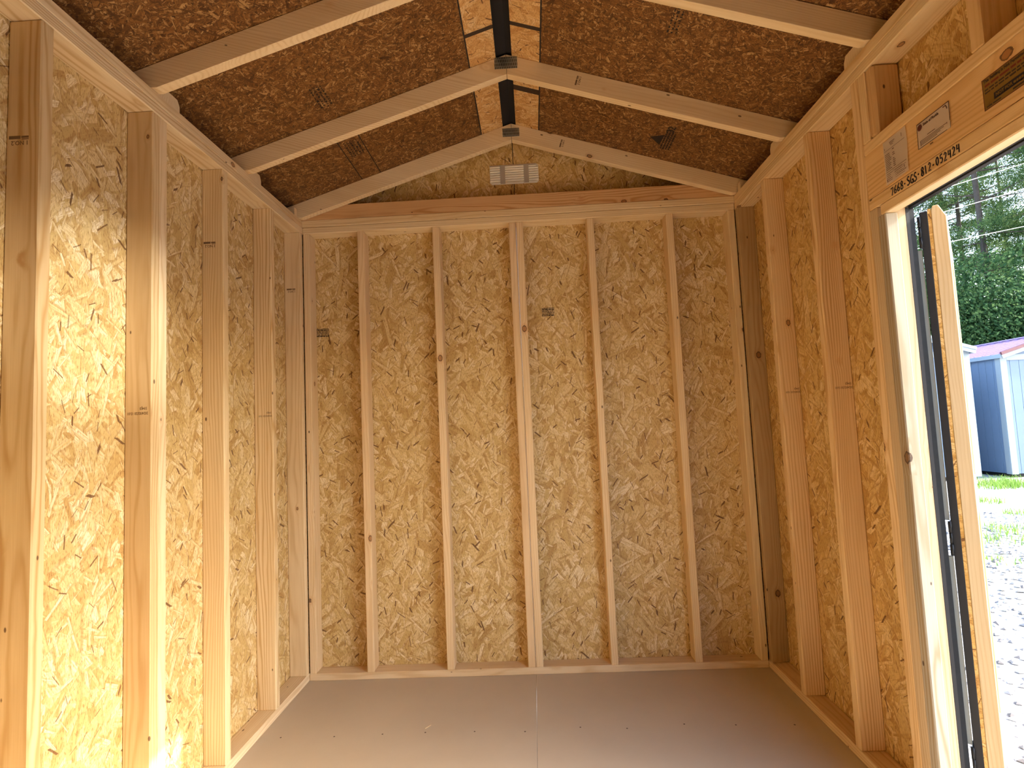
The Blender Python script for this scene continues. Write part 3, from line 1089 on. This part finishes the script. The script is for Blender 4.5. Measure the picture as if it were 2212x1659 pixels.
# yellow warning sticker
e = tag(empty('warning_sticker', W, -66, 79.5), 'dark yellow warning sticker with a black box on the door header', 'sticker')
w, h = 5.6, 3.05
mw = frame_matrix((W - .008, -63.8, 78.2), (0, -1, 0), (0, 0, 1))
bm = bmesh.new(); box_bm(bm, (0, 0, 0), (w, h, .02)); finish('sticker_sheet', bm, M['yellow'], e, mw)
mp = mw @ T(0, 0, .021)
bars('border', e, [(0, 0, w, .07), (0, h - .07, w, h), (0, 0, .07, h), (w - .07, 0, w, h)], mp, 'seal', .006)
text('first_line', e, 'This Building is Not Permitted', .40, mp @ T(.2, h - .3, 0), 'ink', bold=.01, sx=.93)
rr = []
for k, (xe) in enumerate((5.2,)):
    x = .3
    while x < xe:
        q = RND.uniform(.4, 1.1); rr.append((x, h - .86, min(xe, x + q), h - .66)); x += q + .14
bars('red_line', e, rr, mp, 'red_print', .006)
rr = []
for k in range(2):
    x = .25
    while x < 5.2:
        q = RND.uniform(.2, .7); rr.append((x, h - 1.22 - k * .28, min(5.25, x + q), h - 1.08 - k * .28)); x += q + .12
rr += [(.3, .2, .9, .32), (1.0, .2, 1.9, .32), (3.2, .2, 5.2, .36)]
bars('small_print', e, rr, mp, 'ink', .006)
bars('black_box', e, [(1.2, .52, 4.6, 1.15)], mp, 'marker', .008)
text('box_lettering', e, 'NOT FOR', .42, mp @ T(1.4, .83, .01), 'yellow', bold=.012)
bars('box_print', e, [(3.35, .72, 3.6, .94), (3.66, .72, 3.85, .94), (3.9, .72, 4.12, .94), (4.18, .72, 4.4, .94)], mp @ T(0, 0, .008), 'yellow', .004)

# ---------------------------------------------------------------- splinter on the floor
q = un(925, 1570, 2, .1)
bm = bmesh.new()
box_bm(bm, (-.65, -.07, 0), (.65, .07, .06))
for v in bm.verts:
    v.co.z += abs(v.co.x) * .12
    if v.co.x > 0: v.co.y *= .4
o = finish('wood_splinter', bm, M['wood'], None, T(q.x, q.y, .0) @ Matrix.Rotation(.95, 4, 'Z'))
look(o, .2, (1.1, 1.08, 1.0), .2)
tag(o, 'pale wood splinter lying on the brown floor left of its seam', 'splinter')

# ---------------------------------------------------------------- the open door leaf
PHI = math.radians(52.55)
mdir = Vector((math.cos(PHI), math.sin(PHI), 0))
nin = Vector((math.sin(PHI), -math.cos(PHI), 0))
P0 = Vector((98.2, -46.2, 0))
DL = 30.5
DH = 75.3
dmw = Matrix(((nin.x, mdir.x, 0, P0.x * S), (nin.y, mdir.y, 0, P0.y * S), (0, 0, 1, 0), (0, 0, 0, 1)))   # x through the leaf, y along it
door = bpy.data.objects.new('door_1', None)
link(door, None, dmw)
tag(door, kind='structure')


def leaf_box(name, a, b, mat, axis='z', bevel=.05, tint=(1, .95, .86), grain=.5):
    c = (Vector(a) + Vector(b)) / 2; h = (Vector(b) - Vector(a)) / 2
    mw = dmw @ Matrix.Translation(c * S) @ AX[axis]
    hl = AX[axis].inverted().to_3x3() @ h
    hl = Vector((abs(hl.x), abs(hl.y), abs(hl.z)))
    bm = bmesh.new(); box_bm(bm, -hl, hl, bevel)
    bm.normal_update(); flat_uv(bm)
    return look(finish(name, bm, M[mat], door, mw), None, tint, grain)


for a, b in ((0, 3.5), (DL - 3.5, DL)):
    leaf_box('trim_board', (0, a, .3), (.80, b, DH - .5), 'black_edge')
for a, b in ((.3, 3.8), (36, 39.5), (DH - 4, DH - .5)):
    leaf_box('trim_board', (.02, 3.55, a), (.80, DL - 3.55, b), 'black_edge', 'y')
leaf_box('siding_panel', (.82, .05, .2), (1.16, DL, DH - .3), 'osb', 'z', 0, (1.05, .85, .55))
# hinge side frame post with its chamfered head
bm = bmesh.new()
pr = [(1.18, .2), (2.66, .2), (2.66, DH - 1.6), (1.95, DH), (1.38, DH), (1.18, DH - .5)]
for d in (0, 1):
    pass
q0 = [bm.verts.new(Vector((p[0], 0.0, p[1])) * S) for p in pr]
q1 = [bm.verts.new(Vector((p[0], 3.4, p[1])) * S) for p in pr]
bm.faces.new(q0); bm.faces.new(q1[::-1])
for i in range(len(pr)):
    j = (i + 1) % len(pr)
    bm.faces.new((q0[j], q0[i], q1[i], q1[j]))
bmesh.ops.recalc_face_normals(bm, faces=bm.faces)
bmesh.ops.bevel(bm, geom=list(bm.edges), offset=.07 * S, segments=1, affect='EDGES')
bmesh.ops.transform(bm, matrix=AX['z'].inverted(), verts=bm.verts)
look(finish('frame_post', bm, M['wood'], door, dmw @ AX['z']), .48, (.88, .80, .68), .35)
leaf_box('frame_post', (1.18, DL - 3.4, .2), (2.66, DL, DH), 'wood')
for z in (.2, 36, DH - 3.9):
    leaf_box('frame_rail', (1.18, 3.45, z), (2.66, DL - 3.45, z + 3.5), 'wood', 'y')
# grey weather strip filling the hinge gap below the top hinge
for za, zb in ((.5, 5.9), (10.2, 32.1), (36.4, 70.0)):
    leaf_box('weather_strip', (-.72, .15, za), (-.08, .45, zb), 'strip_grey', 'z', .03)
# hinges
for z in (70.1, 32.2, 6):
    h = empty('hinge', 0, 0, 0)
    COL.objects.unlink(h); WORLD.pop(h.name); 
    link(h, door, dmw @ T(-.1, -.14, z))
    bm = bmesh.new()
    for k in range(3):
        bmesh.ops.create_cone(bm, cap_ends=True, segments=10, radius1=(.17 if k % 2 else .2) * S, radius2=(.17 if k % 2 else .2) * S, depth=1.33 * S, matrix=T(0, 0, .7 + k * 1.36))
    finish('barrel', bm, M['black_metal'], h, dmw @ T(-.1, -.14, z), True)
    bm = bmesh.new(); box_bm(bm, (-.06, 0, .3), (.04, 2.2, 3.9), .02)
    finish('hinge_leaf', bm, M['black_metal'], h, dmw @ T(-.1, -.14, z))

# ---------------------------------------------------------------- outdoors
GZ = -12.0
bm = bmesh.new()
G = {}
n = 60
for i in range(n + 1):
    for j in range(n + 1):
        x = -600 + 3600 * i / n; y = -1500 + 4000 * j / n
        zz = noise.noise(Vector((x * .004, y * .004, 3))) * 2.0
        G[i, j] = bm.verts.new(Vector((x, y, GZ + zz * min(1, max(0, (x - 120) / 300)))) * S)
for i in range(n):
    for j in range(n):
        bm.faces.new((G[i, j], G[i + 1, j], G[i + 1, j + 1], G[i, j + 1]))
o = finish('ground', bm, M['ground'], None, Matrix.Identity(4), True)
tag(o, kind='structure')


def rnd_wedge(rng, d0, d1, a0=33, a1=58):
    d = math.sqrt(rng.uniform(d0 * d0, d1 * d1)); a = math.radians(rng.uniform(a0, a1))
    return CAM.x + d * math.sin(a), CAM.y + d * math.cos(a), d


rs = random.Random(3)
bm = bmesh.new()
for k in range(5200):
    x, y, d = rnd_wedge(rs, 95, 430)
    if x < 101: continue
    r = rs.uniform(.25, .75) * (1 + d / 500)
    mw = T(x, y, GZ + r * .2) @ Matrix.Rotation(rs.uniform(0, 6), 4, 'Z') @ Matrix.Diagonal((r * S * rs.uniform(.8, 1.5), r * S, r * S * .7, 1))
    vs = [bm.verts.new(mw @ Vector(c)) for c in ((1, 0, 0), (0, 1, .1), (-1, 0, 0), (0, -1, -.1), (.1, .1, .9), (0, 0, -.6))]
    for f in ((0, 1, 4), (1, 2, 4), (2, 3, 4), (3, 0, 4)):
        bm.faces.new([vs[i] for i in f])
o = finish('gravel', bm, M['stone'], None, Matrix.Identity(4))
tag(o, 'pale loose gravel scattered over the yard outside the door', 'gravel', kind='stuff')


def tuft(bm, x, y, z, h, n, spread, rng, wd=.35):
    for k in range(n):
        a = rng.uniform(0, 6.283); r = spread * math.sqrt(rng.random())
        bx, by = x + r * math.cos(a), y + r * math.sin(a)
        a2 = rng.uniform(0, 6.283); hh = h * rng.uniform(.5, 1.1); ln = hh * rng.uniform(.3, .9)
        sx, sy = -math.sin(a2) * wd / 2, math.cos(a2) * wd / 2
        p = []
        for t in (0, .5, 1):
            cx = bx + math.cos(a2) * ln * t * t; cy = by + math.sin(a2) * ln * t * t; cz = z + hh * (t - .25 * t * t)
            p.append((cx, cy, cz, 1 - t * .95))
        vv = []
        for cx, cy, cz, s in p:
            vv.append((bm.verts.new(Vector((cx - sx * s, cy - sy * s, cz)) * S), bm.verts.new(Vector((cx + sx * s, cy + sy * s, cz)) * S)))
        for i in range(2):
            bm.faces.new((vv[i][0], vv[i][1], vv[i + 1][1], vv[i + 1][0]))


TU = [((2138, 1052), 11, 320, 18, 'broad bright grass tuft at the foot of the grey shed corner'),
      ((2180, 1046), 10, 260, 18, 'bright grass tuft under the white corner board of the grey shed'),
      ((2209, 1050), 9, 200, 16, 'grass tuft at the shed front, cut by the edge of the picture'),
      ((2127, 1085), 8, 130, 10, 'small grass tuft beside the open door post below the shed'),
      ((2193, 1148), 7, 170, 14, 'low grass tuft spreading across the gravel in the middle of the yard'),
      ((2148, 1168), 6, 110, 12, 'sparse yellowish grass tuft on the gravel near the door post'),
      ((2150, 1212), 4, 50, 8, 'thin lone grass tuft nearest the door on the gravel'),
      ((2207, 1112), 7, 90, 9, 'small upright grass tuft on gravel by the edge of the picture')]
for (u, v), h, nb, sp, lb in TU:
    q = un(u, v, 2, GZ)
    bm = bmesh.new()
    tuft(bm, 0, 0, -.5, h, nb, sp, rs, .5)
    o = finish('grass_tuft', bm, M['grass'], None, T(q.x, q.y, GZ))
    tag(o, lb, 'grass', 'grass tufts in the yard')


# ---- sheds across the yard
def shed(x0, x1, y0, y1, base, eave, label, edge='roof_fascia'):
    """a gable shed whose gable end faces -Y; every board its own part."""
    s = tag(empty('storage_shed', x0, y0, GZ), label, 'shed', 'sheds across the yard')
    xm = (x0 + x1) / 2
    ridge = eave + (x1 - x0) / 2 * .31

    def pbox(nm, a, b, mat, bevel=.1):
        c = (Vector(a) + Vector(b)) / 2; h = (Vector(b) - Vector(a)) / 2
        bm = bmesh.new(); box_bm(bm, -h, h, bevel)
        return finish(nm, bm, M[mat], s, T(*c))
    # front boards with grooves between them
    n = round((x1 - x0) / 8)
    wd = (x1 - x0) / n
    for i in range(n):
        pbox('siding_board', (x0 + i * wd + .12, y0, base), (x0 + (i + 1) * wd - .12, y0 + .5, eave), 'siding', .06)
    n = round((y1 - y0) / 8)
    wd = (y1 - y0) / n
    for i in range(n):
        for xx in ((x0, x0 + .5), (x1 - .5, x1)):
            if xx[0] > xm: continue
            pbox('siding_board', (xx[0], y0 + .5 + i * wd + .12, base), (xx[1], y0 + .5 + (i + 1) * wd - .12, eave), 'siding', .06)
    pbox('wall_core', (x0 + .4, y0 + .4, base + .2), (x1 - .4, y1, eave - .1), 'siding', 0)
    prism('gable_board', s, [(x0, eave), (x1, eave), (xm, ridge - .3)], 'y', y0, y0 + .5, 'siding', origin=(x0, y0, GZ))
    # white trim
    for xx, w in ((x0 - .7, 5.5), (x1 - 4.8, 5.5)):
        pbox('corner_trim', (xx, y0 - .75, base - .5), (xx + w, y0 - .02, eave), 'white_trim')
    pbox('corner_trim', (x0 - .75, y0 - .02, base - .5), (x0 - .02, y0 + 5, eave - 1), 'white_trim')
    pbox('frieze_trim', (x0 + 4.8, y0 - .8, eave - 5.2), (x1 - 4.8, y0 - .02, eave - .2), 'white_trim')
    ov = 5
    # roof: a slab for each slope with standing ribs, fascia, rake boards
    for side in (-1, 1):
        hw = (x1 - x0) / 2 + ov * .6
        k = math.sqrt(1 + .31 ** 2)
        rot = Matrix.Rotation(side * math.atan(.31), 4, 'Y')
        mw = T(xm, y0 - ov, ridge + .6) @ (rot if side > 0 else rot)
        bm = bmesh.new()
        L = y1 - y0 + 2 * ov
        xa, xb = (0, hw * k) if side > 0 else (-hw * k, 0)
        box_bm(bm, (xa, 0, 0), (xb, L, .5))
        yy = 1
        while yy < L:
            box_bm(bm, (xa, yy, .5), (xb, yy + .9, 1.1)); yy += 9
        finish('roof_sheet', bm, M['roof_metal'], s, mw)
        bm = bmesh.new(); box_bm(bm, (xa, -.8, -3.6), (xb, 0, -.3), .1)
        finish('rake_trim', bm, M['white_trim'], s, mw)
        bm = bmesh.new(); box_bm(bm, (xa, -1.4, -.4), (xb, .4, 2.2), .1)
        finish('rake_flashing', bm, M[edge], s, mw)
        fx = xm + side * hw
        pbox('eave_fascia', (fx - .4, y0 - ov, eave - 3.2), (fx + .4, y1 + ov, eave + .2), 'white_trim')
    bm = bmesh.new(); box_bm(bm, (-2.5, 0, .4), (2.5, y1 - y0 + 2 * ov, 1.6), .3)
    finish('ridge_cap', bm, M['roof_metal'], s, T(xm, y0 - ov, ridge + .5))
    pbox('under_shade', (x0 + 2, y0 + 1, GZ), (x1 - 2, y1, base + .2), 'gap', 0)  # near-black block stands in for the shade beneath the shed
    return s


shed(455, 563, 381, 540, -9.0, 93.5, 'grey garden shed with maroon metal roof and white trim, the farther right one')
shed(318, 424.5, 376, 520, -9.0, 98.5, 'second grey shed with white roof edge, half hidden by the open door post', 'white_trim')

# ---- trees
def pine_meshes(seed, H):
    rng = random.Random(seed)
    tb = bmesh.new(); fb = bmesh.new(); bb = bmesh.new()

    def limb(bm, pts, r0, r1, seg=6):
        rings = []
        for i, p in enumerate(pts):
            t = i / (len(pts) - 1); r = r0 + (r1 - r0) * t
            a = Vector(pts[max(0, i - 1)]); b = Vector(pts[min(len(pts) - 1, i + 1)])
            d = (b - a).normalized(); q = d.to_track_quat('Z', 'Y')
            rings.append([bm.verts.new(Vector(p) + q @ Vector((r * math.cos(6.283 * s / seg), r * math.sin(6.283 * s / seg), 0))) for s in range(seg)])
        for i in range(len(pts) - 1):
            for s in range(seg):
                bm.faces.new((rings[i][s], rings[i][(s + 1) % seg], rings[i + 1][(s + 1) % seg], rings[i + 1][s]))
    bx, by = rng.uniform(-.3, .3), rng.uniform(-.3, .3)
    tr = [Vector((bx * t * 2, by * t * 2, H * t)) for t in (0, .2, .4, .6, .8, 1)]
    limb(tb, tr, .15, .035, 8)

    def clump(p, size):
        for k in range(100):
            d = Vector((rng.gauss(0, 1), rng.gauss(0, 1), rng.gauss(.25, 1))).normalized()
            o = Vector((rng.gauss(0, 1), rng.gauss(0, 1), rng.gauss(0, .6))) * size * .42
            s = d.cross(Vector((rng.gauss(0, 1), rng.gauss(0, 1), rng.gauss(0, 1)))).normalized() * size * rng.uniform(.022, .045)
            a = p + o
            fb.faces.new((fb.verts.new(a - s), fb.verts.new(a + s), fb.verts.new(a + d * size * rng.uniform(.25, .45))))
    nb = int(H * 3.2)
    for k in range(nb):
        t = rng.uniform(.16, .99) ** .8
        base = Vector((bx * t * 2, by * t * 2, H * t))
        L = (1.0 - t * .7) * rng.uniform(1.6, 4.2) * (.55 if t < .3 else 1)
        az = rng.uniform(0, 6.283)
        up = rng.uniform(.0, .45)
        pts = []
        for q in (0, .35, .7, 1):
            pts.append(base + Vector((math.cos(az) * L * q, math.sin(az) * L * q, L * up * q - .18 * L * q * (1 - q))))
        limb(bb, pts, .035, .008, 4)
        if t < .25 and rng.random() < .75: continue
        for q in (.5, .75, .9, 1.0):
            i = min(2, int(q * 3)); 
            p = pts[0].lerp(pts[3], q)
            for z in range(2):
                clump(p + Vector((rng.gauss(0, .25), rng.gauss(0, .25), rng.gauss(.1, .18))), rng.uniform(.35, .62))
    out = []
    for nm, b, mt in (('trunk', tb, 'bark'), ('branches', bb, 'bark'), ('needles', fb, 'needle')):
        me = bpy.data.meshes.new(nm); b.to_mesh(me); b.free(); me.materials.append(M[mt]); out.append(me)
    return out


PM = [pine_meshes(11 + i, H) for i, H in enumerate((22.0, 25.0, 19.0, 23.0))]


def place_tree(k, x, y, rz, sc, label, group):
    t = bpy.data.objects.new('pine_tree', None)
    mw = T(x, y, GZ - 3) @ Matrix.Rotation(rz, 4, 'Z') @ Matrix.Scale(sc, 4)
    link(t, None, mw)
    tag(t, label, 'tree', group)
    for me in PM[k]:
        o = bpy.data.objects.new(me.name.split('.')[0], me)
        link(o, t, mw)
        if me.name.startswith(('needles', 'branches')):
            o['kind'] = 'stuff'
    return t


rt = random.Random(21)
ROWS = [(1400, 7), (1850, 8)]
for ri, (dist, cnt) in enumerate(ROWS):
    for i in range(cnt):
        a = math.radians(31 + 27 * (i + rt.uniform(.15, .85)) / cnt)
        d = dist * rt.uniform(.93, 1.08)
        place_tree(rt.randrange(4), CAM.x + d * math.sin(a), CAM.y + d * math.cos(a), rt.uniform(0, 6.28), rt.uniform(.85, 1.2),
                   'tall green pine tree in the wood behind the grey sheds', 'pine trees behind the sheds')


def shrub_mesh(seed):
    rng = random.Random(seed); bm = bmesh.new()
    lobes = [(rng.uniform(-2, 2), rng.uniform(-2, 2), rng.uniform(.5, 5.2), rng.uniform(1.0, 1.9)) for _ in range(13)]
    for k in range(15000):
        cx, cy, cz, cr = rng.choice(lobes)
        d = Vector((rng.gauss(0, 1), rng.gauss(0, 1), rng.gauss(0, 1))).normalized() * cr * rng.uniform(.5, 1.0) ** .5
        p = Vector((cx, cy, cz)) + d
        nn = Vector((rng.gauss(0, 1), rng.gauss(0, 1), rng.gauss(0, 1))).normalized()
        a = nn.orthogonal().normalized() * rng.uniform(.03, .075); b = nn.cross(a) * .55
        bm.faces.new([bm.verts.new(p + q) for q in (a, b, -a, -b)])
    me = bpy.data.meshes.new('leafy_shrub'); bm.to_mesh(me); bm.free(); me.materials.append(M['shrub'])
    return me


SM = [shrub_mesh(5), shrub_mesh(6), shrub_mesh(8)]
for i in range(26):
    a = math.radians(31 + 27 * (i + .5) / 26); d = rt.uniform(1120, 1320)
    o = bpy.data.objects.new('leafy_shrub', SM[i % 3])
    link(o, None, T(CAM.x + d * math.sin(a), CAM.y + d * math.cos(a), GZ - 3) @ Matrix.Rotation(rt.uniform(0, 6), 4, 'Z') @ Matrix.Scale(rt.uniform(.85, 1.3), 4))
    tag(o, 'dark green leafy shrub at the foot of the pines behind the sheds', 'shrub', 'shrubs behind the sheds')

# ---- overhead wires, strung between two posts out of the picture
WL = [((2097.8, 388.6), (2173.8, 365), 'topmost thin pale overhead wire crossing in front of the pines'),
      ((2047, 455.6), (2212, 408.5), 'middle overhead wire, reaching the sky just above the door post'),
      ((2052.6, 522.5), (2173.8, 497), 'lowest overhead wire, starting beside the door post')]
wire_m = plain('wire', (.62, .66, .70), .5)
for (a, b, lb) in WL:
    pa = un(*a, 1, 470); pb = un(*b, 1, 520)
    d = (pb - pa).normalized()
    p0 = pa - d * 260; p1 = pb + d * 260
    bm = bmesh.new()
    rings = []
    for i in range(13):
        t = i / 12
        p = p0.lerp(p1, t)
        rings.append([bm.verts.new((p + Vector((0, .32 * math.cos(k * 2.094), .32 * math.sin(k * 2.094)))) * S - pa * S) for k in range(3)])
    for i in range(12):
        for k in range(3):
            bm.faces.new((rings[i][k], rings[i][(k + 1) % 3], rings[i + 1][(k + 1) % 3], rings[i + 1][k]))
    o = finish('overhead_wire', bm, wire_m, None, T(*pa))
    tag(o, lb, 'wire', 'overhead wires')
